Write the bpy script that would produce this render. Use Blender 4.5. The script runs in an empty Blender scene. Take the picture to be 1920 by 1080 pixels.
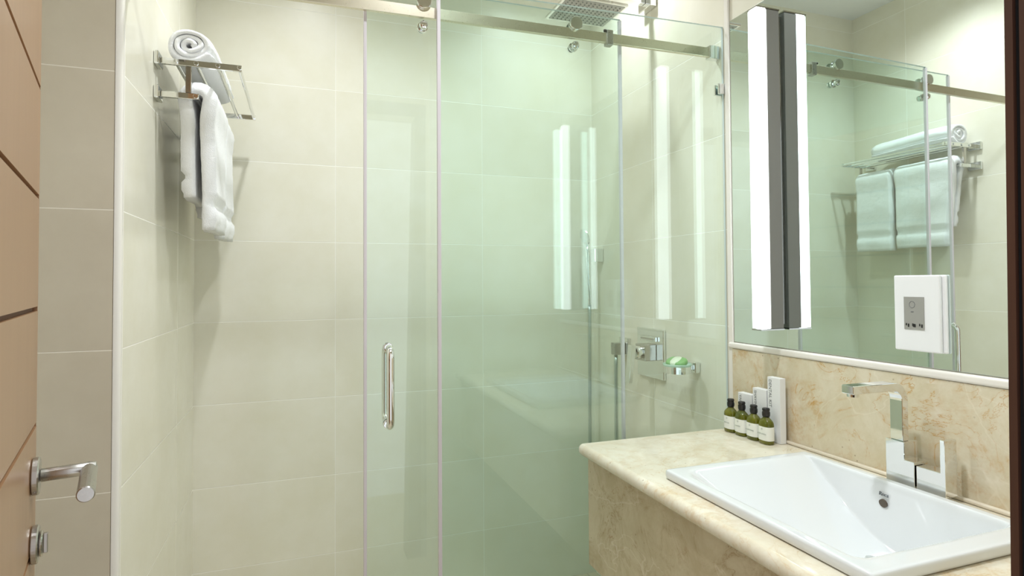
import bpy, bmesh, math, random
from mathutils import Vector, Matrix, noise
random.seed(4)
C = bpy.context.scene.collection
sc = bpy.context.scene
ZC = 1.30                      # eye height; every z below is written relative to it

# ------------------------------------------------------------------ camera
cam = bpy.data.cameras.new('camera'); camo = bpy.data.objects.new('camera', cam); C.objects.link(camo)
F_PX, YAW, PITCH, ROLL, CY = 1104.5, .3418, .0237, -.0061, 503.74
cy_, sy_ = math.cos(YAW), math.sin(YAW); cp, sp = math.cos(PITCH), math.sin(PITCH)
fw = Vector((sy_*cp, cy_*cp, sp)); rt = Vector((cy_, -sy_, 0)); up = rt.cross(fw)
r2 = rt*math.cos(ROLL)+up*math.sin(ROLL); u2 = -rt*math.sin(ROLL)+up*math.cos(ROLL)
M = Matrix((r2, u2, -fw)).transposed().to_4x4(); M.translation = Vector((0, 0, ZC))
camo.matrix_world = M
cam.sensor_width = 36; cam.lens = F_PX*36/1920; cam.shift_y = (CY-540)/1920; cam.clip_start = .02
sc.camera = camo

# ------------------------------------------------------------------ light and exposure
sc.view_settings.view_transform = 'Standard'; sc.view_settings.look = 'None'
sc.view_settings.gamma = 1; sc.view_settings.use_curve_mapping = False
sc.view_settings.exposure = 0.55
w = bpy.data.worlds.new('hall'); sc.world = w; w.use_nodes = True
w.node_tree.nodes['Background'].inputs[0].default_value = (.95, .985, 1.03, 1)
w.node_tree.nodes['Background'].inputs[1].default_value = .9
def spot(name, x, y, z, e, r, col, size=135, blend=1.0):
    l = bpy.data.lights.new(name, 'SPOT'); l.energy = e; l.shadow_soft_size = r; l.color = col
    l.spot_size = math.radians(size); l.spot_blend = blend
    o = bpy.data.objects.new(name, l); C.objects.link(o); o.location = (x, y, z+ZC); return o
WARM = (.95, .99, 1.04)
DOWN = [(0.02, 1.74, 27, .03, 144), (.98, 1.93, 20, .025, 140), (.42, .86, 47, .05, 140)]
for dx, dy, e, r, ang in DOWN: spot('downlight_lamp', dx, dy, 1.405, e, r, WARM, ang)

R, L, D, FY, CEIL, FRONT = 1.2462, -.37, 2.40, 1.4725, 1.435, .29
ZT = -.437                     # worktop height

# ------------------------------------------------------------------ materials
def nodes(name):
    m = bpy.data.materials.new(name); m.use_nodes = True; nt = m.node_tree
    return m, nt, nt.nodes['Principled BSDF'], nt.nodes.new, nt.links.new
def srgb(r, g, b):
    f = lambda c: (c/255/12.92 if c/255 <= .04045 else ((c/255+.055)/1.055)**2.4)
    return (f(r), f(g), f(b), 1)
def plain(name, col, rough=.5, metal=0, coat=0, bump=0, bscale=200, emit=None, es=0, spec=.5, sheen=0):
    m, nt, p, N, K = nodes(name)
    p.inputs['Base Color'].default_value = col; p.inputs['Roughness'].default_value = rough
    p.inputs['Metallic'].default_value = metal; p.inputs['Coat Weight'].default_value = coat
    p.inputs['Specular IOR Level'].default_value = spec; p.inputs['Sheen Weight'].default_value = sheen
    if emit: p.inputs['Emission Color'].default_value = emit; p.inputs['Emission Strength'].default_value = es
    n = N('ShaderNodeTexNoise'); n.inputs['Scale'].default_value = bscale; n.inputs['Detail'].default_value = 4
    g = N('ShaderNodeNewGeometry'); K(g.outputs['Position'], n.inputs['Vector'])
    if bump:
        b = N('ShaderNodeBump'); b.inputs['Strength'].default_value = bump; b.inputs['Distance'].default_value = .002
        K(n.outputs[0], b.inputs['Height']); K(b.outputs[0], p.inputs['Normal'])
    else:
        mr = N('ShaderNodeMapRange'); mr.inputs[3].default_value = max(rough-.02, 0); mr.inputs[4].default_value = rough+.02
        K(n.outputs[0], mr.inputs[0]); K(mr.outputs[0], p.inputs['Roughness'])
    return m
def math_(nt, op, a, b=None, c=None):
    n = nt.nodes.new('ShaderNodeMath'); n.operation = op
    for i, v in enumerate((a, b, c)):
        if v is None: continue
        if isinstance(v, (int, float)): n.inputs[i].default_value = v
        else: nt.links.new(v, n.inputs[i])
    return n.outputs[0]
def mixc(nt, f, a, b):
    n = nt.nodes.new('ShaderNodeMix'); n.data_type = 'RGBA'
    for i, v in ((0, f), (6, a), (7, b)):
        if isinstance(v, (int, float, tuple)): n.inputs[i].default_value = v
        else: nt.links.new(v, n.inputs[i])
    return n.outputs[2]
def ramp(nt, fac, stops):
    n = nt.nodes.new('ShaderNodeValToRGB'); e = n.color_ramp.elements
    e[0].position, e[0].color = stops[0]; e[1].position, e[1].color = stops[1]
    for p, c in stops[2:]: q = e.new(p); q.color = c
    nt.links.new(fac, n.inputs[0]); return n.outputs[0]
def tile(name, ax, u0, c1, c2, grout, rough=.16, uw=.6):
    m, nt, p, N, K = nodes(name)
    g = N('ShaderNodeNewGeometry'); s = N('ShaderNodeSeparateXYZ'); K(g.outputs['Position'], s.inputs[0])
    u = math_(nt, 'DIVIDE', math_(nt, 'SUBTRACT', s.outputs[ax], u0), uw)
    vi, v0, vh = (2, .7612+ZC, .3) if ax != 'XY' else (1, 0, .6)
    v = math_(nt, 'DIVIDE', math_(nt, 'SUBTRACT', s.outputs[2], .7612+ZC), .3)
    def dist(t, size):
        fr = math_(nt, 'FRACT', t); return math_(nt, 'MULTIPLY', math_(nt, 'MINIMUM', fr, math_(nt, 'SUBTRACT', 1.0, fr)), size)
    d = math_(nt, 'MINIMUM', dist(u, uw), dist(v, .3))
    mr = N('ShaderNodeMapRange'); mr.inputs[1].default_value = .0006; mr.inputs[2].default_value = .0016
    K(d, mr.inputs[0]); line = mr.outputs[0]         # 0 in the joint, 1 on the tile
    cb = N('ShaderNodeCombineXYZ'); K(math_(nt, 'FLOOR', u), cb.inputs[0]); K(math_(nt, 'FLOOR', v), cb.inputs[1])
    wn = N('ShaderNodeTexWhiteNoise'); K(cb.outputs[0], wn.inputs['Vector'])
    nz = N('ShaderNodeTexNoise'); nz.inputs['Scale'].default_value = 5; nz.inputs['Detail'].default_value = 6; nz.inputs['Roughness'].default_value = .62
    va = N('ShaderNodeVectorMath'); va.operation = 'MULTIPLY_ADD'; K(wn.outputs['Color'], va.inputs[0]); va.inputs[1].default_value = (7, 7, 7); K(g.outputs['Position'], va.inputs[2])
    K(va.outputs[0], nz.inputs['Vector'])
    col = ramp(nt, nz.outputs[0], [(.3, c1), (.7, c2)])
    sh = N('ShaderNodeHueSaturation'); K(col, sh.inputs['Color'])
    K(math_(nt, 'MULTIPLY_ADD', wn.outputs['Value'], .05, .975), sh.inputs['Value'])
    K(mixc(nt, line, grout, sh.outputs[0]), p.inputs['Base Color'])
    rr = math_(nt, 'MULTIPLY_ADD', nz.outputs[0], .06, rough-.03)
    K(mixc(nt, line, (.6, .6, .6, 1), rr), p.inputs['Roughness'])
    # joints sit slightly back, faces undulate a little
    b = N('ShaderNodeBump'); b.inputs['Strength'].default_value = .35; b.inputs['Distance'].default_value = .0015
    K(line, b.inputs['Height']); K(b.outputs[0], p.inputs['Normal'])
    return m
T1, T2, TG = srgb(230, 226, 207), srgb(237, 234, 220), srgb(250, 248, 240)
m_back = tile('cream_wall_tile', 0, .1214, T1, T2, TG, .34)
m_left = tile('cream_wall_tile_left', 1, 2.10, T1, T2, TG, .2)
m_right = tile('cream_wall_tile_right', 1, 1.914, T1, T2, TG, .26)
m_entry = tile('dimmed_wall_tile', 0, -.62, srgb(210, 200, 180), srgb(219, 210, 191), srgb(246, 240, 226), .3)  # weaker light on the entry faces is put into this darker tile colour
def floor_mat():
    m, nt, p, N, K = nodes('beige_floor_tile')
    g = N('ShaderNodeNewGeometry'); br = N('ShaderNodeTexBrick'); br.offset = 0
    K(g.outputs['Position'], br.inputs['Vector']); br.inputs['Scale'].default_value = 1
    br.inputs['Brick Width'].default_value = .4; br.inputs['Row Height'].default_value = .4; br.inputs['Mortar Size'].default_value = .002
    br.inputs['Color1'].default_value = srgb(205, 192, 165); br.inputs['Color2'].default_value = srgb(212, 200, 175); br.inputs['Mortar'].default_value = srgb(180, 170, 150)
    K(br.outputs[0], p.inputs['Base Color']); p.inputs['Roughness'].default_value = .35
    return m
m_floor = floor_mat()
m_ceil = plain('white_ceiling_paint', srgb(236, 238, 236), .8)
def marble(name, base, light, vein, rough, seed, vs=1.0, dark=.5):
    m, nt, p, N, K = nodes(name)
    g = N('ShaderNodeNewGeometry')
    mp = N('ShaderNodeMapping'); K(g.outputs['Position'], mp.inputs[0]); mp.inputs['Location'].default_value = (seed, seed*1.7, seed*.6); mp.inputs['Rotation'].default_value = (.4, .7, .2)
    def nz(scale, det, rg=.55, dist=0):
        n = N('ShaderNodeTexNoise'); n.inputs['Scale'].default_value = scale; n.inputs['Detail'].default_value = det
        n.inputs['Roughness'].default_value = rg; n.inputs['Distortion'].default_value = dist; K(mp.outputs[0], n.inputs['Vector']); return n.outputs[0]
    cloud = ramp(nt, nz(9, 10, .72, .5), [(.38, base), (.6, light)])
    stain = ramp(nt, nz(3.4, 3, .5, .6), [(.48, (0, 0, 0, 1)), (.68, (1, 1, 1, 1))])
    grain = ramp(nt, nz(34, 8, .75, .3), [(.47, (0, 0, 0, 1)), (.62, (1, 1, 1, 1))])
    cloud = mixc(nt, math_(nt, 'MULTIPLY', math_(nt, 'MULTIPLY', stain, grain), dark*.9), cloud, vein)
    a = nz(5*vs, 5, .62, 1.0); va = math_(nt, 'ABSOLUTE', math_(nt, 'SUBTRACT', a, .5))
    m1 = N('ShaderNodeMapRange'); m1.inputs[1].default_value = .0; m1.inputs[2].default_value = .009; m1.inputs[3].default_value = 1; m1.inputs[4].default_value = 0; K(va, m1.inputs[0])
    patch = ramp(nt, nz(4, 3), [(.42, (0, 0, 0, 1)), (.62, (1, 1, 1, 1))])
    vf = math_(nt, 'MULTIPLY', m1.outputs[0], math_(nt, 'MULTIPLY', patch, dark))
    c1 = mixc(nt, vf, cloud, vein)
    # ochre bleeding around the veins
    m2 = N('ShaderNodeMapRange'); m2.inputs[1].default_value = .0; m2.inputs[2].default_value = .07; m2.inputs[3].default_value = 1; m2.inputs[4].default_value = 0; K(va, m2.inputs[0])
    sp_ = ramp(nt, nz(22, 5, .7), [(.45, (0, 0, 0, 1)), (.6, (1, 1, 1, 1))])
    c2 = mixc(nt, math_(nt, 'MULTIPLY', math_(nt, 'MULTIPLY', m2.outputs[0], sp_), dark*.45*1.0), c1, vein)
    # small dark pits and pale calcite threads
    vo = N('ShaderNodeTexVoronoi'); vo.inputs['Scale'].default_value = 38; K(mp.outputs[0], vo.inputs['Vector'])
    pit = N('ShaderNodeMapRange'); pit.inputs[1].default_value = .05; pit.inputs[2].default_value = .09; pit.inputs[3].default_value = 1; pit.inputs[4].default_value = 0; K(vo.outputs['Distance'], pit.inputs[0])
    pm = ramp(nt, nz(9, 2), [(.46, (0, 0, 0, 1)), (.54, (1, 1, 1, 1))])
    c3 = mixc(nt, math_(nt, 'MULTIPLY', math_(nt, 'MULTIPLY', pit.outputs[0], pm), .6), c2, srgb(128, 98, 62))
    b = nz(3.2, 4, .5, .8); vb = math_(nt, 'ABSOLUTE', math_(nt, 'SUBTRACT', b, .47))
    m3 = N('ShaderNodeMapRange'); m3.inputs[2].default_value = .006; m3.inputs[3].default_value = .3; m3.inputs[4].default_value = 0; K(vb, m3.inputs[0])
    c4 = mixc(nt, m3.outputs[0], c3, srgb(240, 232, 214))
    K(c4, p.inputs['Base Color']); p.inputs['Roughness'].default_value = rough
    return m
m_top = marble('cream_marble', srgb(222, 212, 188), srgb(235, 229, 211), srgb(204, 166, 104), .12, 3.1, 1.5, .45)
m_apron = marble('dimmed_marble', srgb(192, 177, 145), srgb(209, 197, 168), srgb(150, 116, 74), .25, 7.7, 1.8, .6)  # dimmer light under the worktop put into a darker copy of its marble
m_splash = marble('ochre_marble', srgb(212, 200, 170), srgb(224, 215, 192), srgb(196, 148, 74), .14, 12.3, 1.3, .7)
m_trim = plain('white_glazed_trim', srgb(238, 234, 226), .2)
m_grout = plain('pale_silicone', srgb(226, 216, 196), .6)
m_cer = plain('white_ceramic', srgb(226, 229, 230), .07, coat=.4)
m_chrome = plain('polished_chrome', (.84, .85, .84, 1), .05, 1)
m_dchrome = plain('dark_nickel', (.55, .53, .5, 1), .12, 1)  # plain darker metal; on the valve hub it stands for dark reflections
m_steel = plain('brushed_steel', (.5, .48, .45, 1), .28, 1)
m_rail = plain('satin_steel', (.72, .67, .54, 1), .28, 1)
m_dark = plain('black_plastic', srgb(28, 26, 24), .35)
m_pit = plain('dark_hollow', srgb(88, 76, 62), .5)
m_wht = plain('white_plastic', srgb(240, 242, 243), .3)
m_greyp = plain('grey_socket_face', srgb(158, 158, 152), .4)
m_black = plain('socket_holes', srgb(30, 30, 30), .6)
m_housing = plain('grey_aluminium', srgb(132, 130, 124), .45, .3)
m_diff = plain('lit_opal_diffuser', (.9, .95, .96, 1), .3, emit=(.90, 1, 1.04, 1), es=3.0)
m_downl = plain('lit_lamp_lens', (.9, .9, .9, 1), .3, emit=(1, .95, .88, 1), es=3)
m_card = plain('white_card', srgb(238, 239, 240), .45)
m_ink = plain('grey_ink', srgb(110, 114, 118), .6)
m_inkl = plain('pale_ink', srgb(150, 160, 150), .6)
m_label = plain('white_paper_label', srgb(240, 242, 236), .6)
def towel_mat():
    m, nt, p, N, K = nodes('white_terry')
    p.inputs['Base Color'].default_value = srgb(243, 244, 245); p.inputs['Roughness'].default_value = .95; p.inputs['Sheen Weight'].default_value = .3
    p.inputs['Subsurface Weight'].default_value = 0
    g = N('ShaderNodeNewGeometry'); n = N('ShaderNodeTexNoise'); n.inputs['Scale'].default_value = 420; n.inputs['Detail'].default_value = 2; K(g.outputs['Position'], n.inputs['Vector'])
    n2 = N('ShaderNodeTexNoise'); n2.inputs['Scale'].default_value = 30; n2.inputs['Detail'].default_value = 3; K(g.outputs['Position'], n2.inputs['Vector'])
    b = N('ShaderNodeBump'); b.inputs['Strength'].default_value = .6; b.inputs['Distance'].default_value = .002; K(n.outputs[0], b.inputs['Height'])
    b2 = N('ShaderNodeBump'); b2.inputs['Strength'].default_value = .4; b2.inputs['Distance'].default_value = .006; K(n2.outputs[0], b2.inputs['Height']); K(b.outputs[0], b2.inputs['Normal'])
    K(b2.outputs[0], p.inputs['Normal']); return m
m_towel = towel_mat()
def wood_mat(name, a, b, rough):
    m, nt, p, N, K = nodes(name)
    g = N('ShaderNodeNewGeometry'); mp = N('ShaderNodeMapping'); mp.inputs['Scale'].default_value = (18, 18, 1.2); K(g.outputs['Position'], mp.inputs[0])
    n = N('ShaderNodeTexNoise'); n.inputs['Scale'].default_value = 2.5; n.inputs['Detail'].default_value = 5; K(mp.outputs[0], n.inputs['Vector'])
    K(ramp(nt, n.outputs[0], [(.3, a), (.7, b)]), p.inputs['Base Color']); p.inputs['Roughness'].default_value = rough
    return m
m_door = wood_mat('tan_door_veneer', srgb(160, 122, 88), srgb(166, 128, 94), .3)
m_groove = plain('dark_groove', srgb(96, 52, 18), .6)
m_jamb = wood_mat('dark_brown_jamb', srgb(62, 38, 28), srgb(84, 54, 40), .4)
m_jamb_black = plain('black_jamb_groove', srgb(10, 10, 12), .7)  # black strip recessed between the two brown bands of the jamb
def glass_mat(name, tint, edge=False):
    m = bpy.data.materials.new(name); m.use_nodes = True; nt = m.node_tree; nt.nodes.clear(); N, K = nt.nodes.new, nt.links.new
    out = N('ShaderNodeOutputMaterial'); tr = N('ShaderNodeBsdfTransparent'); tr.inputs[0].default_value = tint
    gl = N('ShaderNodeBsdfGlossy'); gl.inputs['Roughness'].default_value = 0.0; gl.inputs[0].default_value = (1, 1, 1, 1)
    lw = N('ShaderNodeLayerWeight'); lw.inputs[0].default_value = .5
    f = math_(nt, 'MULTIPLY_ADD', math_(nt, 'POWER', lw.outputs['Facing'], 5.0), .95, .038)
    n = N('ShaderNodeTexNoise'); n.inputs['Scale'].default_value = 2
    f2 = math_(nt, 'MULTIPLY', f, math_(nt, 'MULTIPLY_ADD', n.outputs[0], .04, .98))
    mx = N('ShaderNodeMixShader'); K(f2, mx.inputs[0]); K(tr.outputs[0], mx.inputs[1]); K(gl.outputs[0], mx.inputs[2])
    K(mx.outputs[0], out.inputs[0]); return m
m_glass = glass_mat('green_tinted_glass', (.948, .998, .982, 1))
m_clear = glass_mat('clear_glass', (.97, .99, .98, 1))
m_edge = plain('pale_glass_edge', srgb(205, 214, 214), .15)
m_strip = plain('clear_edge_seal', srgb(214, 208, 212), .25)
m_mirror = plain('silvered_mirror', (.83, .90, .88, 1), 0.0, 1)
m_bottle = None
def bottle_mat():
    m, nt, p, N, K = nodes('olive_green_bottle')
    p.inputs['Base Color'].default_value = srgb(118, 122, 18); p.inputs['Roughness'].default_value = .06
    p.inputs['Transmission Weight'].default_value = .45; p.inputs['IOR'].default_value = 1.35; p.inputs['Coat Weight'].default_value = .6
    g = N('ShaderNodeNewGeometry'); n = N('ShaderNodeTexNoise'); n.inputs['Scale'].default_value = 20; K(g.outputs['Position'], n.inputs['Vector'])
    K(ramp(nt, n.outputs[0], [(.3, srgb(100, 108, 14)), (.7, srgb(150, 148, 30))]), p.inputs['Base Color'])
    return m
m_bottle = bottle_mat()
m_soap_g = plain('green_soap_band', srgb(140, 186, 118), .4)
m_soap_w = plain('ivory_soap', srgb(232, 238, 214), .4)
m_hose = plain('grey_steel_hose', (.5, .55, .52, 1), .3, .8)

# ------------------------------------------------------------------ mesh helpers
WL = {}
def wl(o): return WL.get(o.name, Vector((0, 0, 0)))
def obj(name, bm, mat, parent=None, loc=None, smooth=False, bevel=0, seg=2, norm=True):
    """link a bmesh (camera-height relative coordinates) as one mesh object"""
    base = wl(parent) if parent else Vector(loc if loc else (0, 0, 0))
    if norm: bmesh.ops.recalc_face_normals(bm, faces=bm.faces)
    for v in bm.verts: v.co -= base
    me = bpy.data.meshes.new(name); bm.to_mesh(me); bm.free()
    o = bpy.data.objects.new(name, me); C.objects.link(o)
    for m in (mat if isinstance(mat, (list, tuple)) else [mat]): me.materials.append(m)
    if parent: o.parent = parent
    else: o.location = base+Vector((0, 0, ZC))
    WL[o.name] = base
    for p in me.polygons: p.use_smooth = smooth
    if bevel:
        b = o.modifiers.new('bevel', 'BEVEL'); b.width = bevel; b.segments = seg; b.limit_method = 'ANGLE'; b.angle_limit = math.radians(40); b.harden_normals = False
    return o
def thing(name, label, cat, loc, group=None):
    o = bpy.data.objects.new(name, None); C.objects.link(o); o.location = (loc[0], loc[1], loc[2]+ZC)
    o.empty_display_size = .03; WL[o.name] = Vector(loc); return tag(o, label, cat, group)
def tag(o, label, cat, group=None):
    o['label'] = label; o['category'] = cat
    if group: o['group'] = group
    return o
def struct(name, bm, mat, label=None, **k):
    o = obj(name, bm, mat, **k); o['kind'] = 'structure'
    if label: o['label'] = label
    return o
def B(): return bmesh.new()
def box(bm, x0, x1, y0, y1, z0, z1, mi=0):
    vs = [bm.verts.new((x, y, z)) for x in (x0, x1) for y in (y0, y1) for z in (z0, z1)]
    for f in ((0, 1, 3, 2), (4, 6, 7, 5), (0, 4, 5, 1), (2, 3, 7, 6), (0, 2, 6, 4), (1, 5, 7, 3)):
        q = bm.faces.new([vs[i] for i in f]); q.material_index = mi
    return bm
def hexa(bm, pts, mi=0):   # 8 points: bottom loop 4 then top loop 4
    vs = [bm.verts.new(p) for p in pts]
    for f in ((3, 2, 1, 0), (4, 5, 6, 7), (0, 1, 5, 4), (1, 2, 6, 5), (2, 3, 7, 6), (3, 0, 4, 7)):
        q = bm.faces.new([vs[i] for i in f]); q.material_index = mi
    return bm
def frame(d):
    d = d.normalized(); a = Vector((0, 0, 1)) if abs(d.z) < .9 else Vector((1, 0, 0))
    s = d.cross(a).normalized(); return s, d.cross(s).normalized()
def rev(bm, p0, d, prof, seg=24, sx=1, sy=1, cap=True):
    """revolve a profile [(distance along d, radius)...]"""
    p0 = Vector(p0); d = Vector(d).normalized(); s, t = frame(d); rings = []
    for h, r in prof:
        rings.append([bm.verts.new(p0+d*h+(s*math.cos(a)*sx+t*math.sin(a)*sy)*r) for a in [2*math.pi*i/seg for i in range(seg)]])
    for a, b in zip(rings, rings[1:]):
        for i in range(seg): bm.faces.new((a[i], a[(i+1) % seg], b[(i+1) % seg], b[i]))
    if cap: bm.faces.new(rings[0][::-1]); bm.faces.new(rings[-1])
    return bm
def cyl(bm, a, b, r, seg=24):
    a, b = Vector(a), Vector(b); c = min(r*.12, .0015)
    return rev(bm, a, b-a, [(0, r-c), (c, r), ((b-a).length-c, r), ((b-a).length, r-c)], seg)
def tube(bm, pts, r, seg=14, cap=True):
    pts = [Vector(p) for p in pts]; rings = []; s = None
    for i, p in enumerate(pts):
        d = (pts[min(i+1, len(pts)-1)]-pts[max(i-1, 0)]).normalized()
        if s is None: s, _ = frame(d)
        s = (s-d*s.dot(d)).normalized(); t = d.cross(s)
        rings.append([bm.verts.new(p+(s*math.cos(a)+t*math.sin(a))*r) for a in [2*math.pi*k/seg for k in range(seg)]])
    for a, b in zip(rings, rings[1:]):
        for i in range(seg): bm.faces.new((a[i], a[(i+1) % seg], b[(i+1) % seg], b[i]))
    if cap: bm.faces.new(rings[0][::-1]); bm.faces.new(rings[-1])
    return bm
def sweep_rect(bm, pts, y0, y1, th):
    """flat bar in a plane of constant y range: pts are (x,z) centre line"""
    P = [Vector((p[0], 0, p[1])) for p in pts]; rings = []
    for i, p in enumerate(P):
        d = (P[min(i+1, len(P)-1)]-P[max(i-1, 0)]).normalized(); n = Vector((-d.z, 0, d.x))
        k = th/2
        rings.append([bm.verts.new((p+n*k+Vector((0, y0, 0)))), bm.verts.new((p+n*k+Vector((0, y1, 0)))), bm.verts.new((p-n*k+Vector((0, y1, 0)))), bm.verts.new((p-n*k+Vector((0, y0, 0))))])
    for a, b in zip(rings, rings[1:]):
        for i in range(4): bm.faces.new((a[i], a[(i+1) % 4], b[(i+1) % 4], b[i]))
    bm.faces.new(rings[0][::-1]); bm.faces.new(rings[-1]); return bm
def text(name, s, size, mat, parent, origin, xdir, ydir, ext=.0002, align='CENTER'):
    cu = bpy.data.curves.new(name, 'FONT'); cu.body = s; cu.size = size; cu.extrude = ext; cu.align_x = align; cu.align_y = 'CENTER'; cu.resolution_u = 3
    t = bpy.data.objects.new('tmp_text', cu); C.objects.link(t); bpy.context.view_layer.update()
    me = bpy.data.meshes.new_from_object(t.evaluated_get(bpy.context.evaluated_depsgraph_get()))
    bpy.data.objects.remove(t); xd, yd = Vector(xdir).normalized(), Vector(ydir).normalized(); zd = xd.cross(yd)
    mm = Matrix((xd, yd, zd)).transposed().to_4x4(); mm.translation = Vector(origin)-wl(parent)
    me.transform(mm); me.materials.clear(); me.materials.append(mat); me.name = name
    o = bpy.data.objects.new(name, me); C.objects.link(o); o.parent = parent; WL[o.name] = wl(parent); return o

# ------------------------------------------------------------------ room shell
FL = -ZC
struct('floor', box(B(), -.62, R+.1, -.6, D+.1, FL-.1, FL), m_floor)
struct('ceiling', box(B(), -.72, R+.1, FRONT-.1, D+.1, CEIL, CEIL+.1), m_ceil)
struct('wall_back', box(B(), L-.1, R+.1, D, D+.1, FL, CEIL), m_back)
struct('wall_left', box(B(), L-.35, L, FY+.012, D, FL, CEIL), m_left)
bm = box(B(), L-.35, L-.012, FY, FY+.012, FL, CEIL)
struct('wall_entry', bm, m_entry)
struct('wall_entry_left', box(B(), -.72, -.62, FRONT, FY, FL, CEIL), m_entry)
struct('wall_right', box(B(), R, R+.1, FRONT, D, FL, CEIL), m_right)
# wall with the doorway the camera looks through
bm = B(); box(bm, .535, R+.1, FRONT-.1, FRONT, FL, CEIL); box(bm, -.72, -.20, FRONT-.1, FRONT, FL, CEIL); box(bm, -.20, .535, FRONT-.1, FRONT, .80, CEIL)
struct('wall_front', bm, m_entry)
# rounded corner bead of the left wall
bm = B(); n = 8; prof = [(L-.012, FY)]+[(L-.012+.012*math.sin(a), FY+.012-.012*math.cos(a)) for a in [math.pi/2*i/n for i in range(n+1)]]+[(L, FY+.022), (L-.012, FY+.022)]
# sits 1 mm proud
prof = [(x+.0012, y-.0012) for x, y in prof]
lo = [bm.verts.new((x, y, FL)) for x, y in prof]; hi = [bm.verts.new((x, y, CEIL)) for x, y in prof]
for i in range(len(prof)): bm.faces.new((lo[i], lo[(i+1) % len(prof)], hi[(i+1) % len(prof)], hi[i]))
struct('trim_1', bm, m_trim)

# ------------------------------------------------------------------ mirror wall dressing
bm = box(B(), R-.004, R-.0005, FRONT+.003, 1.472, -.185, .805)
tag(obj('mirror', bm, m_mirror, loc=(R-.003, .9, -.185), bevel=.002, seg=1), 'large frameless wall mirror above the marble splashback, reflecting the towels', 'mirror')
bm = box(B(), R-.008, R-.0005, 1.474, 1.494, ZT+.003, CEIL-.001)
struct('trim_2', bm, m_trim, bevel=.005, seg=4)
bm = box(B(), R-.014, R-.0005, FRONT+.003, 1.490, -.2045, -.186)
struct('trim_3', bm, m_trim, bevel=.006, seg=4)
bm = box(B(), R-.010, R-.0005, FRONT+.003, 1.4735, ZT+.002, -.2050)
tag(obj('splashback', bm, m_splash, loc=(R-.005, .9, ZT)), 'ochre-veined marble splashback slab between worktop and mirror', 'splashback')
bm = box(B(), R-.022, R-.0105, FRONT+.003, 1.46, ZT+.0005, ZT+.008)
struct('trim_4', bm, m_grout, bevel=.003, seg=3)

# ------------------------------------------------------------------ vanity light on the mirror
LY0, LY1, LZ0, LZ1 = 1.2636, 1.297, -.128, .742
def vanity_light(dy, label):
    a, b = LY0+dy, LY1+dy
    vl = thing('vanity_light', label, 'wall lamp', (R, 1.28+dy, LZ0))
    obj('lamp_diffuser', box(B(), R-.090, R-.057, a, b, LZ0, LZ1), m_diff, vl, bevel=.0015, seg=2)
    obj('lamp_housing', box(B(), R-.0565, R-.013, a, b, LZ0-.001, LZ1+.001), m_housing, vl, bevel=.001, seg=1)
    bm = B()
    box(bm, R-.0128, R-.0045, a+.009, b-.006, LZ0+.01, LZ1-.01)
    obj('mounting_strip', bm, m_dchrome, vl)
    bm = box(B(), R-.091, R-.012, a-.001, b+.001, LZ1+.0015, LZ1+.005)
    obj('end_cap', bm, m_dchrome, vl)
    bm = box(B(), R-.091, R-.012, a-.001, b+.001, LZ0-.005, LZ0-.0015)
    obj('end_cap', bm, m_dchrome, vl)
vanity_light(0, 'tall vertical lit mirror lamp with grey metal sides, the one near the shower glass')
vanity_light(-.800, 'second vertical mirror lamp, by the doorway, seen only reflected in the shower glass')

# ------------------------------------------------------------------ shaver socket on the mirror
so = thing('shaver_socket', 'white shaver socket with grey centre fixed on the mirror', 'socket', (R-.004, .888, -.15))
SX = R-.0045
obj('back_plate', box(B(), SX-.007, SX, .8345, .9405, -.151, .0105), m_wht, so, bevel=.003, seg=3)
fp = obj('face_plate', box(B(), SX-.016, SX-.0072, .842, .9405, -.151, .0105), m_wht, so, bevel=.003, seg=3)
gp = obj('socket_panel', box(B(), SX-.0172, SX-.0161, .8735, .9175, -.105, -.0355), m_greyp, so, bevel=.0003, seg=1)
for yy in (.910, .896, .881):
    bm = B(); x = SX-.0176
    if yy == .896: rev(bm, (x+.0002, yy, -.096), (1, 0, 0), [(0, .0036), (.0004, .0036)], 10)
    box(bm, x, x+.0004, yy-.004, yy-.001, -.1, -.093); box(bm, x, x+.0004, yy+.001, yy+.0035, -.097, -.092)
    obj('socket_hole', bm, m_black, gp)
bm = B(); ring = B()
tube(bm, [(SX-.0174, .899+.006*math.cos(a), -.052+.007*math.sin(a)) for a in [math.pi*2*i/16 for i in range(17)]], .0004, 6)
box(bm, SX-.0176, SX-.0172, .896, .902, -.068, -.0665)
obj('shaver_symbol', bm, m_ink, gp)

# ------------------------------------------------------------------ worktop, apron
def worktop():
    bm = B(); xs = [.705, .774, 1.149, R-.0005]; ys = [FRONT+.002, .650, 1.114, 1.463]; V = {}
    for i, x in enumerate(xs):
        for j, y in enumerate(ys): V[i, j] = bm.verts.new((x, y, ZT))
    fs = []
    for i in range(3):
        for j in range(3):
            if (i, j) != (1, 1): fs.append(bm.faces.new((V[i, j], V[i+1, j], V[i+1, j+1], V[i, j+1])))
    r = bmesh.ops.extrude_face_region(bm, geom=fs)
    bmesh.ops.translate(bm, vec=(0, 0, -.032), verts=[e for e in r['geom'] if isinstance(e, bmesh.types.BMVert)])
    ed = [e for e in bm.edges if all(abs(v.co.x-.705) < 1e-4 for v in e.verts) and abs(e.verts[0].co.z-e.verts[1].co.z) < 1e-4]
    ed += [e for e in bm.edges if all(abs(v.co.y-1.463) < 1e-4 for v in e.verts) and abs(e.verts[0].co.z-e.verts[1].co.z) < 1e-4]
    ed += [e for e in bm.edges if all(abs(v.co.x-.705) < 1e-4 and abs(v.co.y-1.463) < 1e-4 for v in e.verts)]
    bmesh.ops.bevel(bm, geom=ed, offset=.0145, segments=6, profile=.5, affect='EDGES')
    return bm
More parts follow.
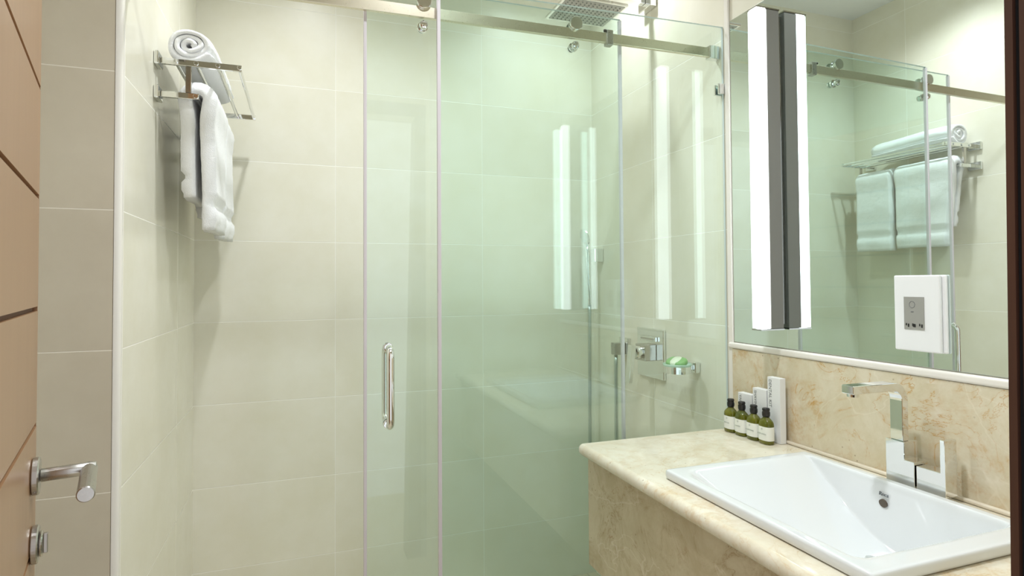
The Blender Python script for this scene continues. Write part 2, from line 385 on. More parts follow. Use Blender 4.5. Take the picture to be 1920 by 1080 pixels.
o = obj('worktop', worktop(), m_top, loc=(.97, .9, ZT-.032)); tag(o, 'cream marble vanity worktop with rounded front edge around the white sink', 'worktop')
for p in o.data.polygons: p.use_smooth = abs(p.normal.z) < .999
bm = box(B(), .733, .753, FRONT+.002, 1.452, -.762, ZT-.0325)
tag(obj('vanity_apron', bm, m_apron, loc=(.743, .9, -.762)), 'veined marble front panel, toned darker for shade, hanging under the vanity worktop', 'vanity panel')
bm = box(B(), .7535, R-.001, 1.432, 1.452, -.762, ZT-.0325)
tag(obj('vanity_side_panel', bm, m_apron, loc=(1.0, 1.44, -.762)), 'marble end panel, toned darker for shade, under the worktop, beside the shower glass', 'vanity panel')

# ------------------------------------------------------------------ sink
SX0, SX1, SY0, SY1, SZ = .763, 1.157, .627, 1.126, ZT+.021
sk = thing('sink', 'white rectangular drop-in sink with sloping bowl set in the marble worktop', 'sink', (.96, .877, ZT))
def basin():
    bm = B(); nx, ny = 56, 66
    IX0, IX1, IY0, IY1 = .785, 1.139, .668, 1.103
    def smin(a, b, k): h = max(k-abs(a-b), 0)/k; return min(a, b)-h*h*k*.25
    def rr(x, y, x0, x1, y0, y1, rad):   # signed distance inside a rounded rectangle
        cx, cyy = (x0+x1)/2, (y0+y1)/2; qx, qy = abs(x-cx)-(x1-x0)/2+rad, abs(y-cyy)-(y1-y0)/2+rad
        return -(math.hypot(max(qx, 0), max(qy, 0))+min(max(qx, qy), 0)-rad)
    def z(x, y):
        d = rr(x, y, IX0, IX1, IY0, IY1, .02)
        if d <= 0: return 0
        a = .62*(IY1-y); a = smin(a, .133, .05)
        b = (IX1-x)*5; c = (y-IY0)*1.6; e = .95*(x-IX0)+.004
        g = smin(smin(smin(a, e, .045), c, .03), b, .012)
        g = min(g, d*5)
        return -max(g, 0)
    xs = [SX0+(SX1-SX0)*i/nx for i in range(nx+1)]; ys = [SY0+(SY1-SY0)*i/ny for i in range(ny+1)]
    # finer rows near the steep back wall
    xs = sorted(set([round(v, 5) for v in xs]+[IX1-.03+.0025*i for i in range(13)]))
    G = [[bm.verts.new((x, y, SZ+z(x, y))) for y in ys] for x in xs]
    for i in range(len(xs)-1):
        for j in range(len(ys)-1): bm.faces.new((G[i][j], G[i+1][j], G[i+1][j+1], G[i][j+1]))
    # rolled outer edge down to the worktop
    loop = [G[i][0] for i in range(len(xs))]+[G[-1][j] for j in range(1, len(ys))]+[G[i][-1] for i in range(len(xs)-2, -1, -1)]+[G[0][j] for j in range(len(ys)-2, 0, -1)]
    cx, cyy = (SX0+SX1)/2, (SY0+SY1)/2; prev = loop
    for off, dz in ((.0022, -.0008), (.0038, -.003), (.0045, -.006), (.0045, -.0205), (-.004, -.0205)):
        new = []
        for v in loop:
            sx = (v.co.x > SX1-1e-4)-(v.co.x < SX0+1e-4); sy = (v.co.y > SY1-1e-4)-(v.co.y < SY0+1e-4)
            new.append(bm.verts.new((v.co.x+sx*off, v.co.y+sy*off, SZ+dz)))
        for a in range(len(loop)):
            b = (a+1) % len(loop); bm.faces.new((prev[a], prev[b], new[b], new[a]))
        prev = new
    return bm
o = obj('basin', basin(), m_cer, sk, smooth=True)
s = o.modifiers.new('soft', 'SUBSURF'); s.levels = 1; s.render_levels = 1
XB = 1.139-.052/5
bm = B(); rev(bm, (XB-.0035, .8975, -.459), (.98, 0, .2), [(0, .0085), (.004, .0085)], 20); obj('overflow_hole', bm, m_pit, sk)
text('maker_mark', 'Roca', .0105, m_ink, sk, (XB+.0015, .8985, -.4415), (0, -1, 0), (.2, 0, 1), .0008)
bm = B(); rev(bm, (1.045, .86, SZ-.1315), (0, 0, 1), [(0, .030), (.003, .030), (.005, .024), (.004, .012), (.008, .010), (.009, .003)], 28); obj('drain', bm, m_chrome, sk, smooth=False)

# ------------------------------------------------------------------ tap
fa = thing('basin_tap', 'square chrome mixer tap standing behind the sink', 'tap', (1.19, .888, ZT))
XF = 1.176; zt = ZT+.0005
pts = [(XF, .928, zt), (XF, .866, zt)]
bm = B(); prof = [(.9285, zt), (.8665, zt), (.8665, -.372), (.8875, -.372), (.8875, -.336), (.9285, -.336)]
def yz_prism(bm, prof, x0, x1):
    a = [bm.verts.new((x0, y, z)) for y, z in prof]; b = [bm.verts.new((x1, y, z)) for y, z in prof]
    bm.faces.new(a); bm.faces.new(b[::-1])
    for i in range(len(prof)): j = (i+1) % len(prof); bm.faces.new((a[i], a[j], b[j], b[i]))
    return bm
obj('tap_body', yz_prism(bm, prof, XF, XF+.040), m_chrome, fa, bevel=.0012, seg=2)
pth = [(XF+.0125, -.336), (XF+.0125, -.252)]
for i in range(1, 9):
    a = math.pi/2*i/8; pth.append((XF+.0125-.03*(1-math.cos(a)), -.252+.03*math.sin(a)))
pth.append((1.045, -.222))
sp_ = obj('spout', sweep_rect(B(), pth, .892, .920, .017), m_chrome, fa, bevel=.0012, seg=2)
bm = B(); rev(bm, (1.060, .906, -.2308), (0, 0, -1), [(0, .0115), (.006, .0115), (.0065, .009), (.004, .008)], 20); obj('aerator', bm, m_chrome, sp_)
hd = B(); prof = [(.8645, zt+.001), (.8255, zt+.001), (.806, zt+.001), (.806, -.3135), (.8145, -.3135), (.8145, -.375), (.8645, -.375)]
bm = yz_prism(hd, [(.8640, -.425), (.806, -.425), (.806, -.3135), (.8160, -.3135), (.8160, -.378), (.8640, -.378)], XF+.002, XF+.036)
obj('tap_lever', bm, m_chrome, fa, bevel=.0012, seg=2)

# ------------------------------------------------------------------ toiletry bottles
def make_bottle(x, y, label, lines, yaw=0):
    z0 = ZT+.0006
    t = thing('toiletry_bottle', label, 'bottle', (x, y, z0), 'toiletry bottles on the worktop')
    hw, hd = .0212, .0150          # half width along y, half depth along x
    def ring(bm, z, k1, k2, n=32, p=2.6):
        out = []
        for i in range(n):
            a = 2*math.pi*i/n; c, s = math.cos(a), math.sin(a)
            out.append(bm.verts.new((x+k2*math.copysign(abs(c)**(2/p), c), y+k1*math.copysign(abs(s)**(2/p), s), z0+z)))
        return out
    def loft(rows, cap=True):
        bm = B(); rs = [ring(bm, *r) for r in rows]
        for a, b in zip(rs, rs[1:]):
            for i in range(len(a)): bm.faces.new((a[i], a[(i+1) % len(a)], b[(i+1) % len(a)], b[i]))
        if cap: bm.faces.new(rs[0][::-1]); bm.faces.new(rs[-1])
        return bm
    rows = [(0, hw*.9, hd*.88), (.001, hw*.96, hd*.96), (.003, hw, hd), (.050, hw, hd), (.055, hw*.97, hd*.97), (.060, hw*.85, hd*.86), (.064, hw*.66, hd*.72), (.067, hw*.46, hd*.58), (.069, .0078, .0078), (.073, .0074, .0074)]
    obj('bottle_body', loft(rows), m_bottle, t, smooth=True)
    lb = obj('bottle_label', loft([(.010, hw*1.012, hd*1.015), (.0465, hw*1.012, hd*1.015)], False), m_label, t, smooth=True)
    cp_ = loft([(.0705, .0082, .0082, 24, 2), (.074, .0098, .0098, 24, 2), (.0765, .0103, .0103, 24, 2), (.083, .0103, .0103, 24, 2), (.086, .0090, .0090, 24, 2), (.0875, .0085, .0085, 24, 2), (.0885, .0098, .0098, 24, 2), (.0925, .0098, .0098, 24, 2), (.0945, .0085, .0085, 24, 2)])
    obj('bottle_cap', cp_, m_dark, t, smooth=True)
    xl = x-hd*1.015-.0003
    text('label_text', lines, .0046, m_inkl, lb, (xl, y, z0+.027), (0, -1, 0), (0, 0, 1), .0001)
    bm = B(); tube(bm, [(xl, y+.002*math.sin(a), z0+.040+.0022*math.cos(a)) for a in [math.pi*2*i/10 for i in range(11)]], .0003, 5); obj('label_emblem', bm, m_inkl, lb)
    return t
BY = [(1.176, 1.412), (1.177, 1.3675), (1.177, 1.3205), (1.178, 1.2755)]
make_bottle(*BY[0], 'small olive-green toiletry bottle furthest from the dental kit, at the end by the shower glass', 'BATH GEL')
make_bottle(*BY[1], 'small olive-green toiletry bottle in front of the low vanity kit box', 'SHAMPOO')
make_bottle(*BY[2], 'small olive-green toiletry bottle in front of the shaving kit box', 'CONDITIONER')
make_bottle(*BY[3], 'small olive-green toiletry bottle nearest the dental kit box and the sink', 'BODY LOTION')

# ------------------------------------------------------------------ kit boxes leaning on the splashback
def kit(name, label, txt, y0, y1, x0, x1, h, size):
    t = thing(name, label, 'box', ((x0+x1)/2, (y0+y1)/2, ZT))
    obj('carton', box(B(), x0, x1, y0, y1, ZT+.0006, ZT+h), m_card, t, bevel=.0008, seg=2)
    text('carton_text', txt, size, m_ink, t, (x0-.0003, y1-.010, ZT+h-.006), (0, 0, -1), (0, -1, 0), .0001, 'LEFT')
kit('dental_kit_box', 'tall white DENTAL KIT box, tallest of the three against the splashback', 'DENTAL KIT', 1.251, 1.296, 1.203, 1.2225, .175, .0135)
kit('shaving_kit_box', 'white SHAVING KIT box between the dental kit and the low box', 'SHAVING KIT', 1.3005, 1.3525, 1.203, 1.2225, .136, .0125)
kit('vanity_kit_box', 'low white VANITY KIT box, lowest of the three behind the bottles', 'VANITY KIT', 1.357, 1.413, 1.203, 1.2225, .113, .0125)

# ------------------------------------------------------------------ shower glass
def pane(name, parent, x0, x1, y0, y1, z0, zl, zr, left=1, right=1):
    bm = B()
    v = [bm.verts.new(p) for p in ((x0, y0, z0), (x1, y0, z0), (x1, y1, z0), (x0, y1, z0), (x0, y0, zl), (x1, y0, zr), (x1, y1, zr), (x0, y1, zl))]
    for f, mi in (((3, 2, 1, 0), 1), ((4, 5, 6, 7), 1), ((0, 1, 5, 4), 0), ((1, 2, 6, 5), 1), ((2, 3, 7, 6), 0), ((3, 0, 4, 7), 1)):
        q = bm.faces.new([v[i] for i in f]); q.material_index = mi
    return obj(name, bm, [m_glass, m_edge], parent)
fg = thing('fixed_glass_panel', 'fixed green glass shower screen meeting the tiled wall beside the vanity', 'glass panel', (.79, 1.51, FL))
pane('glass_pane', fg, .336, R-.002, 1.5055, 1.5135, FL+.01, .780, .800)
bm = box(B(), .336, R-.002, 1.503, 1.516, FL+.0005, FL+.0095); obj('bottom_channel', bm, m_steel, fg)
sd = thing('sliding_glass_door', 'sliding green glass shower door hanging from rollers behind the fixed panel', 'glass door', (.527, 1.552, FL+.012))
Xl, Xr = .1515, .902
g_ = pane('glass_pane', sd, Xl, Xr, 1.548, 1.556, FL+.012, .786, .792)
def seal(xa, xb, ya, yb, z1, par):
    obj('edge_seal', box(B(), xa, xb, ya, yb, FL+.014, z1), m_strip, par, bevel=.0015, seg=2)
seal(Xl-.004, Xl+.004, 1.5466, 1.5574, .784, sd)
seal(Xr-.005, Xr+.004, 1.5466, 1.5574, .789, sd)
seal(.331, .3405, 1.5040, 1.5150, .777, fg)
# D handle on both sides
def handle(sgn, yb):
    ht = B(); zt_, zb_ = -.166, -.362; xh = .209; pts = []; off = .045; r = .022
    pts.append((xh, yb, zt_))
    for i in range(7): a = math.pi/2*i/6; pts.append((xh, yb+sgn*(off-r+r*math.sin(a)), zt_-r+r*math.cos(a)))
    for i in range(7): a = math.pi/2*i/6; pts.append((xh, yb+sgn*(off-r+r*math.cos(a)), zb_+r-r*math.sin(a)))
    pts.append((xh, yb, zb_)); tube(ht, pts, .0095, 18)
    return ht
h1 = obj('pull_handle', handle(-1, 1.5465), m_chrome, sd, smooth=True)
h2 = obj('pull_handle', handle(1, 1.5575), m_chrome, sd, smooth=True)
for zz in (-.166, -.362):
    bm = B(); cyl(bm, (.209, 1.5472, zz), (.209, 1.544, zz), .0125); obj('handle_washer', bm, m_chrome, sd)
    bm = B(); cyl(bm, (.209, 1.5568, zz), (.209, 1.560, zz), .0125); obj('handle_washer', bm, m_chrome, sd)
def railz(x): return .713+(x-0)*.0085
for rx in (.300, .7425):
    zc = railz(rx)+.0272
    bm = B(); rev(bm, (rx, 1.5475, zc), (0, -1, 0), [(0, .009), (.0075, .009), (.0078, .0165), (.0095, .0165), (.0098, .0122), (.0228, .0122), (.0232, .0185), (.0236, .0195), (.0298, .0195), (.031, .0183)], 28)
    r_ = obj('roller', bm, m_chrome, sd)
    bm = B(); rev(bm, (rx, 1.5565, zc), (0, 1, 0), [(0, .015), (.006, .015), (.0075, .013)], 24); obj('roller_cap', bm, m_chrome, sd)
    bm = B(); zc -= .0610; rev(bm, (rx, 1.5475, zc), (0, -1, 0), [(0, .0135), (.006, .0135), (.0065, .0080), (.013, .0080), (.0135, .0105), (.016, .0115), (.022, .0115), (.025, .0102), (.027, .007), (.0276, .003)], 24)
    obj('anti_jump_stop', bm, m_chrome, sd)
    bm = B(); rev(bm, (rx, 1.5565, zc), (0, 1, 0), [(0, .0105), (.005, .0105), (.006, .009)], 24); obj('stop_cap', bm, m_chrome, sd)
# rail
ra = thing('shower_rail', 'long satin steel rail crossing the shower opening wall to wall', 'rail', (.45, 1.531, railz(.45)))
def railbox(x0, x1, y0, y1, h):
    a, b = railz(x0), railz(x1)
    return hexa(B(), [(x0, y0, a-h), (x1, y0, b-h), (x1, y1, b-h), (x0, y1, a-h), (x0, y0, a+h), (x1, y0, b+h), (x1, y1, b+h), (x0, y1, a+h)])
obj('rail_bar', railbox(L+.012, R-.016, 1.525, 1.537, .0145), m_rail, ra, bevel=.001, seg=2)
for x0, x1 in ((R-.040, R-.001), (L+.001, L+.028)):
    b_ = obj('wall_bracket', railbox(x0, x1, 1.5195, 1.5425, .021), m_chrome, ra, bevel=.002, seg=2)
bm = railbox(.842, .862, 1.519, 1.541, .0225); s_ = obj('door_stop', bm, m_steel, ra, bevel=.0015, seg=2)
bm = B(); cyl(bm, (.842, 1.5245, railz(.85)+.0195), (.834, 1.5245, railz(.85)+.0195), .004); obj('rubber_buffer', bm, m_dark, s_)
gc = thing('glass_clamp', 'small chrome clamp holding the fixed glass to the wall below the rail end', 'clamp', (R-.012, 1.50, .58))
obj('clamp_plate', box(B(), R-.026, R-.0008, 1.496, 1.5045, .584, .617), m_chrome, gc, bevel=.002, seg=3)
obj('clamp_plate', box(B(), R-.026, R-.0008, 1.5145, 1.523, .584, .617), m_chrome, gc, bevel=.002, seg=3)

# ------------------------------------------------------------------ shower fittings
rs = thing('rain_shower', 'square chrome rain shower head on a wall arm high in the shower', 'shower head', (.99, 1.945, 1.0))
nz_ = B()
for i in range(13):
    for j in range(10): rev(nz_, (.889+.0168*i, 1.872+.0162*j, .9984), (0, 0, -1), [(0, .003), (.0015, .003), (.003, .0018)], 8)
hdm = obj('head_plate', box(B(), .866, 1.115, 1.850, 2.040, 1.0, 1.010), m_chrome, rs, bevel=.002, seg=2)
obj('nozzle_field', box(B(), .876, 1.105, 1.860, 2.030, .9985, .9999), plain('speckled_nozzle_face', (.5, .5, .48, 1), .35, .7, bump=1, bscale=600), hdm)
bm = B(); cyl(bm, (.99, 1.945, 1.0105), (.99, 1.945, 1.048), .014); obj('swivel_joint', bm, m_chrome, rs)
bm = box(B(), .975, R-.03, 1.90, 1.925, 1.049, 1.070); obj('shower_arm', bm, m_chrome, rs, bevel=.002, seg=2)
bm = box(B(), R-.0295, R-.0008, 1.868, 1.952, 1.030, 1.100); obj('wall_flange', bm, m_chrome, rs, bevel=.003, seg=2)

obj('nozzle_dots', nz_, plain('grey_rubber_nozzles', srgb(150, 152, 148), .6), hdm)
mx_ = thing('shower_mixer', 'square chrome shower mixer plate with lever on the tiled wall', 'mixer valve', (R, 1.92, -.36))
obj('wall_plate', box(B(), R-.013, R-.0008, 1.836, 2.012, -.360, -.175), m_chrome, mx_, bevel=.003, seg=3)
dv = obj('diverter', box(B(), R-.024, R-.0135, 1.872, 1.975, -.222, -.205), m_chrome, mx_, bevel=.001, seg=1)
obj('diverter_slot', box(B(), R-.0250, R-.0242, 1.878, 1.968, -.217, -.210), m_dchrome, dv)
obj('valve_hub', box(B(), R-.062, R-.0135, 1.880, 1.946, -.292, -.232), m_dchrome, mx_, bevel=.002, seg=2)  # dark reflection on the hub is put into its darker metal
obj('valve_neck', rev(B(), (R-.0625, 1.913, -.262), (-1, 0, 0), [(0, .024), (.018, .024), (.022, .020)], 28), m_chrome, mx_, smooth=False)
lv = B(); hexa(lv, [(R-.118, 1.899, -.372), (R-.104, 1.899, -.372), (R-.104, 1.929, -.372), (R-.118, 1.929, -.372), (R-.104, 1.899, -.235), (R-.0852, 1.899, -.235), (R-.0852, 1.929, -.235), (R-.104, 1.929, -.235)])
obj('mixer_lever', lv, m_chrome, mx_, bevel=.0015, seg=2)

hs = thing('hand_shower', 'slim chrome hand shower with wall outlet and long grey hose in the corner', 'hand shower', (R, 2.13, -.3))
obj('outlet_plate', box(B(), R-.014, R-.0008, 2.082, 2.150, -.296, -.226), m_chrome, hs, bevel=.003, seg=3)
obj('outlet_elbow', box(B(), R-.062, R-.0145, 2.100, 2.134, -.294, -.246), m_steel, hs, bevel=.003, seg=3)
hk = obj('holder', box(B(), R-.045, R-.0008, 2.300, 2.345, .088, .148), m_chrome, hs, bevel=.004, seg=3)
bm = B(); hx, hy = R-.062, 2.318
cyl(bm, (hx, hy, -.10), (hx-.012, hy-.004, .17), .010); obj('handset_grip', bm, m_chrome, hs, smooth=True)
bm = B(); rev(bm, (hx-.012, hy-.004, .20), (-.95, 0, -.3), [(0, .018), (.008, .036), (.014, .036), (.016, .032)], 24); obj('handset_head', bm, m_chrome, hs, smooth=False)
hp = []
P0, P1 = Vector((R-.048, 2.117, -.296)), Vector((hx, hy, -.10))
zb = -1.02
for i in range(0, 19): 
    t = i/18; hp.append(P0+Vector((0, (.004)*t, (zb+.06-P0.z)*t)))
y0h, y1h = hp[-1].y, hy+.012
for i in range(1, 16):
    a = math.pi*i/16; hp.append(Vector((hp[18].x+(hx-hp[18].x)*i/16, (y0h+y1h)/2-(y1h-y0h)/2*math.cos(a), zb+.06-.06*math.sin(a))))
q = hp[-1]
for i in range(1, 25):
    t = i/24; hp.append(Vector((hx, y1h+(hy-y1h)*t, q.z+(P1.z-q.z)*t)))
bm = tube(B(), hp, .0075, 12); obj('shower_hose', bm, m_hose, hs, smooth=True)

sdh = thing('soap_dish', 'round soap dish in a chrome ring on the shower wall', 'soap dish', (R, 1.66, -.28))
obj('wall_mount', box(B(), R-.022, R-.0008, 1.640, 1.680, -.304, -.268), m_chrome, sdh, bevel=.003, seg=3)
obj('mount_arm', box(B(), R-.040, R-.0225, 1.652, 1.668, -.294, -.278), m_chrome, sdh, bevel=.001, seg=2)
cx_, cyd = R-.080, 1.656
bm = B(); rev(bm, (cx_, cyd, -.300), (0, 0, 1), [(0, .0435), (0, .045), (.024, .045), (.024, .0435)], 36, cap=False); ring_ = obj('chrome_ring', bm, m_chrome, sdh, smooth=False)
sm = ring_.modifiers.new('s', 'SOLIDIFY'); sm.thickness = .001
bm = B(); rev(bm, (cx_, cyd, -.296), (0, 0, 1), [(0, .02), (.002, .036), (.012, .0425), (.0245, .0475), (.0265, .046), (.014, .040), (.005, .034), (.003, .0005)], 36); obj('glass_bowl', bm, plain('frosted_bowl', srgb(190, 214, 196), .25), sdh, smooth=True)
sb = thing('soap_bar', 'green soap bar in a pale paper band lying in the soap dish', 'soap', (cx_, cyd, -.285))
def soap(k, z0, z1, xw=(-1, 1)):
    bm = B(); r = []
    for z, s in ((z0, .82), (z0+.003, .96), ((z0+z1)/2, 1.0), (z1-.003, .95), (z1, .8)):
        r.append([bm.verts.new((cx_+.024*s*k*math.copysign(abs(math.cos(a))**.7, math.cos(a)), cyd+.037*s*(1 if k == 1 else 1)*math.copysign(abs(math.sin(a))**.7, math.sin(a))*(1 if k == 1 else .5), z)) for a in [2*math.pi*i/28 for i in range(28)]])
    for a, b in zip(r, r[1:]):
        for i in range(28): bm.faces.new((a[i], a[(i+1) % 28], b[(i+1) % 28], b[i]))
    bm.faces.new(r[0][::-1]); bm.faces.new(r[-1])
    bmesh.ops.rotate(bm, cent=(cx_, cyd, z0), matrix=Matrix.Rotation(.35, 3, 'Z') @ Matrix.Rotation(-.42, 3, 'Y'), verts=bm.verts)
    bmesh.ops.translate(bm, vec=(0, 0, .011), verts=bm.verts)
    return bm
obj('soap_body', soap(1, -.285, -.266), m_soap_g, sb, smooth=True)
obj('paper_band', soap(1.03, -.2855, -.2652), m_soap_w, sb, smooth=True)

# ------------------------------------------------------------------ towel rack
YN, YF, ZR, ZL = 1.785, 2.300, .600, .510
tr = thing('towel_rack', 'chrome hotel towel shelf with lower hanging bar on the left wall', 'towel rack', (L, 2.04, ZL))
for yy in (YN, YF):
    for zz in (ZR, ZL):
        obj('wall_plate', box(B(), L+.0005, L+.012, yy-.028, yy+.028, zz-.018, zz+.018), m_chrome, tr, bevel=.003, seg=2)
    obj('shelf_arm', box(B(), L+.0125, -.160, yy-.005, yy+.005, ZR-.009, ZR+.008), m_chrome, tr, bevel=.001, seg=1)
    obj('lower_arm', box(B(), L+.0125, -.266, yy-.005, yy+.005, ZL-.008, ZL+.008), m_chrome, tr, bevel=.001, seg=1)
    obj('upright', box(B(), -.299, -.285, yy-.0045, yy+.0045, ZL+.0085, ZR-.0095), m_dchrome, tr, bevel=.001, seg=1)
for xx in (-.322, -.273, -.220, -.166):
    bm = B(); cyl(bm, (xx, YN-.0055-.003, ZR), (xx, YF+.0085, ZR), .0055, 16); obj('shelf_bar', bm, m_chrome, tr, smooth=False)
bm = B(); cyl(bm, (-.273, YN-.009, ZL), (-.273, YF+.009, ZL), .0065, 16); obj('hanging_bar', bm, m_chrome, tr)

# ------------------------------------------------------------------ rolled towel
def fluff(bm, amp, fr, seed):
    for v in bm.verts:
        n = noise.noise_vector(v.co*fr+Vector((seed, 0, 0))); v.co += n*amp
def rolled():
    bm = B(); ny = 26; turns = 3.1; nseg = 130; th = .0143
    cxs = []; rings_o = []
    def prof(k):
        t = k/nseg; a = -math.pi*.35+turns*2*math.pi*t; r = .0075+(.060-.0075)*t; return a, r
    rows = []
    for j in range(ny+1):
        y = 1.803+(2.186-1.803)*j/ny; f = j/ny
        cx, cz = -.292+.014*f, .6585-.004*f+.004*math.sin(f*5)
        e = min(f, 1-f); sq = 1-.10*max(0, 1-e/.06)
        row = []
        outer, inner = [], []
        for k in range(nseg+1):
            a, r = prof(k); ro, ri = r+th/2, r-th/2
            wob = 1+.04*math.sin(a*2+f*3)+.03*math.sin(3*a+1)
            ex = .010*math.sin(k*.21+2)*(1 if j in (0, ny) else 0)
            for lst, rad in ((outer, ro), (inner, max(ri, .002))):
                X = cx+rad*wob*math.cos(a)*1.0*sq; Z = cz+rad*wob*math.sin(a)*.80*sq
                Z = max(Z, ZR+.0065+.001)
                lst.append(bm.verts.new((max(X, L+.014), y+(ex*.25), Z)))
        rows.append(outer+inner[::-1])
    n = len(rows[0])
    for a, b in zip(rows, rows[1:]):
        for i in range(n): bm.faces.new((a[i], a[(i+1) % n], b[(i+1) % n], b[i]))
    for r, fl in ((rows[0], 1), (rows[-1], 0)):
        m = n//2
        for i in range(m-1):
            bm.faces.new((r[i], r[i+1], r[n-2-i], r[n-1-i]))
    fluff(bm, .0014, 60, 3); return bm
o = obj('rolled_towel', rolled(), m_towel, loc=(-.285, 1.99, ZR+.006), smooth=True)
tag(o, 'thick white towel rolled up and lying on top of the chrome towel shelf', 'towel')

# ------------------------------------------------------------------ hanging towels
def hang(ya, yb, zf, zb, th, seed, flare=.012, taper=0.0, band=True):
    """folded towel over the lower bar: front flap (room side) to zf, back flap (wall side) to zb"""
    bm = B(); r = .012; cx, cz = -.273, ZL; pts = []
    nf = 26
    for i in range(nf+1):
        t = i/nf; z = zf+(cz-zf)*t; q = (r+.002)*(1-.62*min(1, (cz-z)/.06)); pts.append((cx+q+flare*math.sin((1-t)*1.9)*(1-t)**.3, z, 1-t, 0))
    for i in range(1, 9):
        a = math.pi*i/9; pts.append((cx+(r+.002)*math.cos(a), cz+r*math.sin(a)+.001, 0, 2))
    for i in range(nf+1):
        t = i/nf; z = cz-(cz-zb)*t; q = (r+.002)*(1-.62*min(1, (cz-z)/.06)); pts.append((cx-q-flare*1.5*math.sin(t*1.9)*t**.4, z, t, 1))
    ny = 34; A = []; Bk = []
    for j in range(ny+1):
        f = j/ny; ra, rb = [], []
        for k, (x, z, t, side) in enumerate(pts):
            y = ya+(yb-ya)*f
            y += taper*t*(1-f) - .004*t*f
            edge = min(f, 1-f); rnd = math.sqrt(max(0, 1-(1-min(edge/.05, 1))**2))
            n1 = noise.noise(Vector((y*9, z*5, seed)))*.006*t
            fold = .003*math.sin(f*9+seed)*t
            hgt = th*(.35+.65*rnd)
            # woven band
            if band and side != 2 and .76 < t < .82: hgt *= .72
            if t > .96: hgt *= .85
            d = Vector((0, 0, 0))
            i0, i1 = max(k-1, 0), min(k+1, len(pts)-1)
            d = Vector((pts[i1][0]-pts[i0][0], 0, pts[i1][1]-pts[i0][1])).normalized(); nn = Vector((d.z, 0, -d.x))
            c = Vector((x+n1+fold, y, z+noise.noise(Vector((y*6, 0, seed+4)))*.006*t))
            inn = .0005
            ra.append(bm.verts.new(c+nn*hgt)); rb.append(bm.verts.new(c-nn*inn))
        A.append(ra); Bk.append(rb)
    m = len(pts)
    for j in range(ny):
        for k in range(m-1):
            bm.faces.new((A[j][k], A[j][k+1], A[j+1][k+1], A[j+1][k])); bm.faces.new((Bk[j][k], Bk[j+1][k], Bk[j+1][k+1], Bk[j][k+1]))
        bm.faces.new((A[j][0], A[j+1][0], Bk[j+1][0], Bk[j][0])); bm.faces.new((A[j][-1], Bk[j][-1], Bk[j+1][-1], A[j+1][-1]))
    for j in (0, ny):
        for k in range(m-1): bm.faces.new((A[j][k], Bk[j][k], Bk[j][k+1], A[j][k+1]))
    fluff(bm, .0012, 55, seed); return bm
o = obj('hanging_towel', hang(1.797, 2.075, .155, .245, .036, 1.3, .004, .030), m_towel, loc=(-.273, 1.93, ZL), smooth=True)
tag(o, 'wider white towel folded over the lower bar, at the end nearest the room', 'towel', 'white towels hanging on the lower bar')
o = obj('hanging_towel', hang(2.092, 2.288, .148, .215, .032, 5.7, .006, 0), m_towel, loc=(-.273, 2.19, ZL), smooth=True)
tag(o, 'narrower white towel on the lower bar next to the far corner', 'towel', 'white towels hanging on the lower bar')

# ------------------------------------------------------------------ door leaf
E_ = Vector((-.245, .969, 0)).normalized(); N_ = Vector((.969, .245, 0)).normalized(); P0 = Vector((-.372, 1.067, 0))
def dp(s, off, z): return P0+E_*s+N_*off+Vector((0, 0, z))
grooves = [.296, .132, -.0345, -.2055, -.379, -.545, -.711, -.877, -1.043, .461, .627]
def slab(z0, z1, o0, o1, s0=-.84, s1=0):
    return hexa(B(), [dp(s0, o0, z0), dp(s1, o0, z0), dp(s1, o1, z0), dp(s0, o1, z0), dp(s0, o0, z1), dp(s1, o0, z1), dp(s1, o1, z1), dp(s0, o1, z1)])
door = obj('door_1', slab(FL+.008, .79, -.040, -.006), m_groove, loc=P0+Vector((0, 0, FL))); door['kind'] = 'structure'; door['label'] = 'tan veneered door leaf with horizontal grooves, open at the left'
gs = sorted([FL+.008-.0035]+grooves+[.79+.0035])
bm = B()
for a, b in zip(gs, gs[1:]):
    t = slab(a+.0035, b-.0035, -.0059, 0); me = bpy.data.meshes.new('t'); t.to_mesh(me); t.free(); bm.from_mesh(me); bpy.data.meshes.remove(me)
obj('door_boards', bm, m_door, door)
obj('door_edging', slab(FL+.008, .79, -.040, -.0005, .0001, .0015), m_door, door)
zh, sH = -.270, -.050
hb = obj('handle_rose', cyl(B(), dp(sH, .0004, zh), dp(sH, .009, zh), .0262, 40), m_steel, door, smooth=False)
nk = B(); off = .066
pp = [dp(sH, .0095, zh), dp(sH, off-.004, zh+.0)]
cyl(nk, pp[0], pp[1]+N_*.013, .0092, 24)
hl = obj('door_handle', nk, m_steel, door, smooth=True)
bm = B(); a0 = dp(sH+.010, off, zh-.002); b0 = dp(sH-.118, off, zh-.004); cyl(bm, a0, b0, .0105, 28); obj('lever_grip', bm, m_steel, hl, smooth=False)
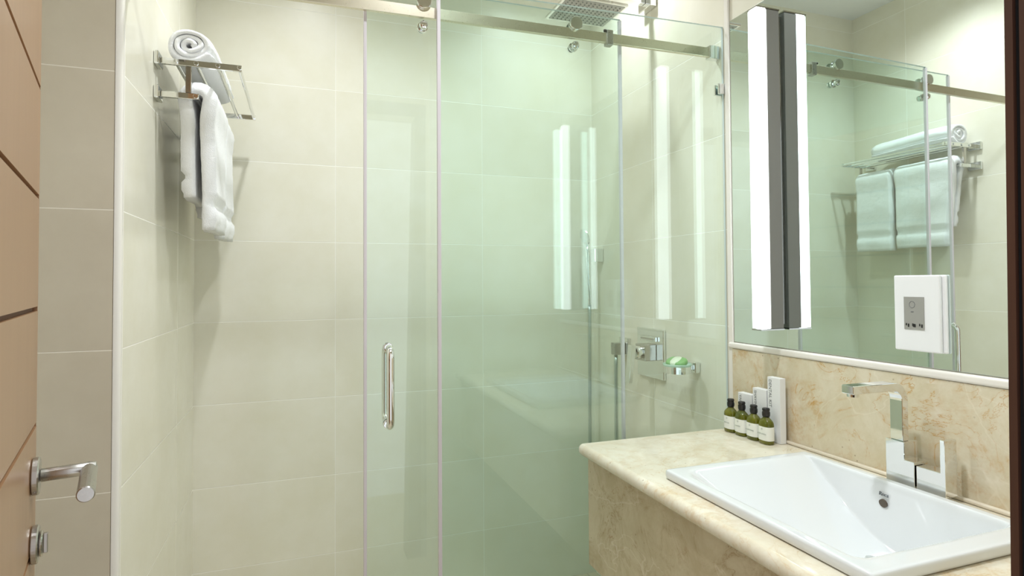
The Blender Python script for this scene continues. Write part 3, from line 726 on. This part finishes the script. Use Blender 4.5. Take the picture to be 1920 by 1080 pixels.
lk = obj('lock_rose', cyl(B(), dp(sH, .0004, zh-.096), dp(sH, .009, zh-.096), .0262, 40), m_steel, door)
bm = B(); lp = dp(sH, .0095, zh-.096)
cyl(bm, lp, lp+N_*.004, .018, 30); tn = obj('thumb_turn', bm, m_dchrome, lk)
bm = B(); hexa(bm, [dp(sH-.003, .0138, zh-.110), dp(sH+.003, .0138, zh-.110), dp(sH+.003, .019, zh-.110), dp(sH-.003, .019, zh-.110), dp(sH-.003, .0138, zh-.082), dp(sH+.003, .0138, zh-.082), dp(sH+.003, .019, zh-.082), dp(sH-.003, .019, zh-.082)])
obj('turn_wing', bm, m_steel, tn, bevel=.001, seg=2)

# ------------------------------------------------------------------ door frame (dark jamb at the right edge)
bm = B()
def jamb(o, y0, y1, mi=0):      # the frame leans outward a touch towards the top
    a, b = .4949+.021*FL+o, .4949+.021*.80+o
    hexa(bm, [(a, y0, FL), (.56, y0, FL), (.56, y1, FL), (a, y1, FL), (b, y0, .80), (.56, y0, .80), (.56, y1, .80), (b, y1, .80)], mi)
jamb(0, .2846, FRONT); jamb(0, FRONT-.115, .2803); jamb(.004, .2803, .2846, 1)
struct('trim_5', bm, [m_jamb, m_jamb_black])
bm = box(B(), -.215, -.165, FRONT-.115, FRONT+.012, FL, .80); struct('trim_6', bm, m_jamb)
bm = box(B(), -.215, .56, FRONT-.115, FRONT+.012, .8002, .86); struct('trim_7', bm, m_jamb)

# ------------------------------------------------------------------ recessed downlights (above the frame)
for i, (dx, dy, e, r, ang) in enumerate(DOWN):
    t = thing('ceiling_downlight', ['recessed ceiling downlight over the shower near the towel rack', 'recessed ceiling downlight over the rain shower head', 'recessed ceiling downlight in front of the mirror'][i], 'ceiling light', (dx, dy, CEIL))
    bm = B(); rev(bm, (dx, dy, CEIL-.0005), (0, 0, -1), [(0, .048), (.003, .048), (.005, .044), (.003, .038), (.0005, .036)], 32); obj('trim_ring', bm, m_chrome, t)
    bm = B(); rev(bm, (dx, dy, CEIL-.0058), (0, 0, -1), [(0, .033), (.001, .033)], 32); obj('lamp_lens', bm, m_downl, t)
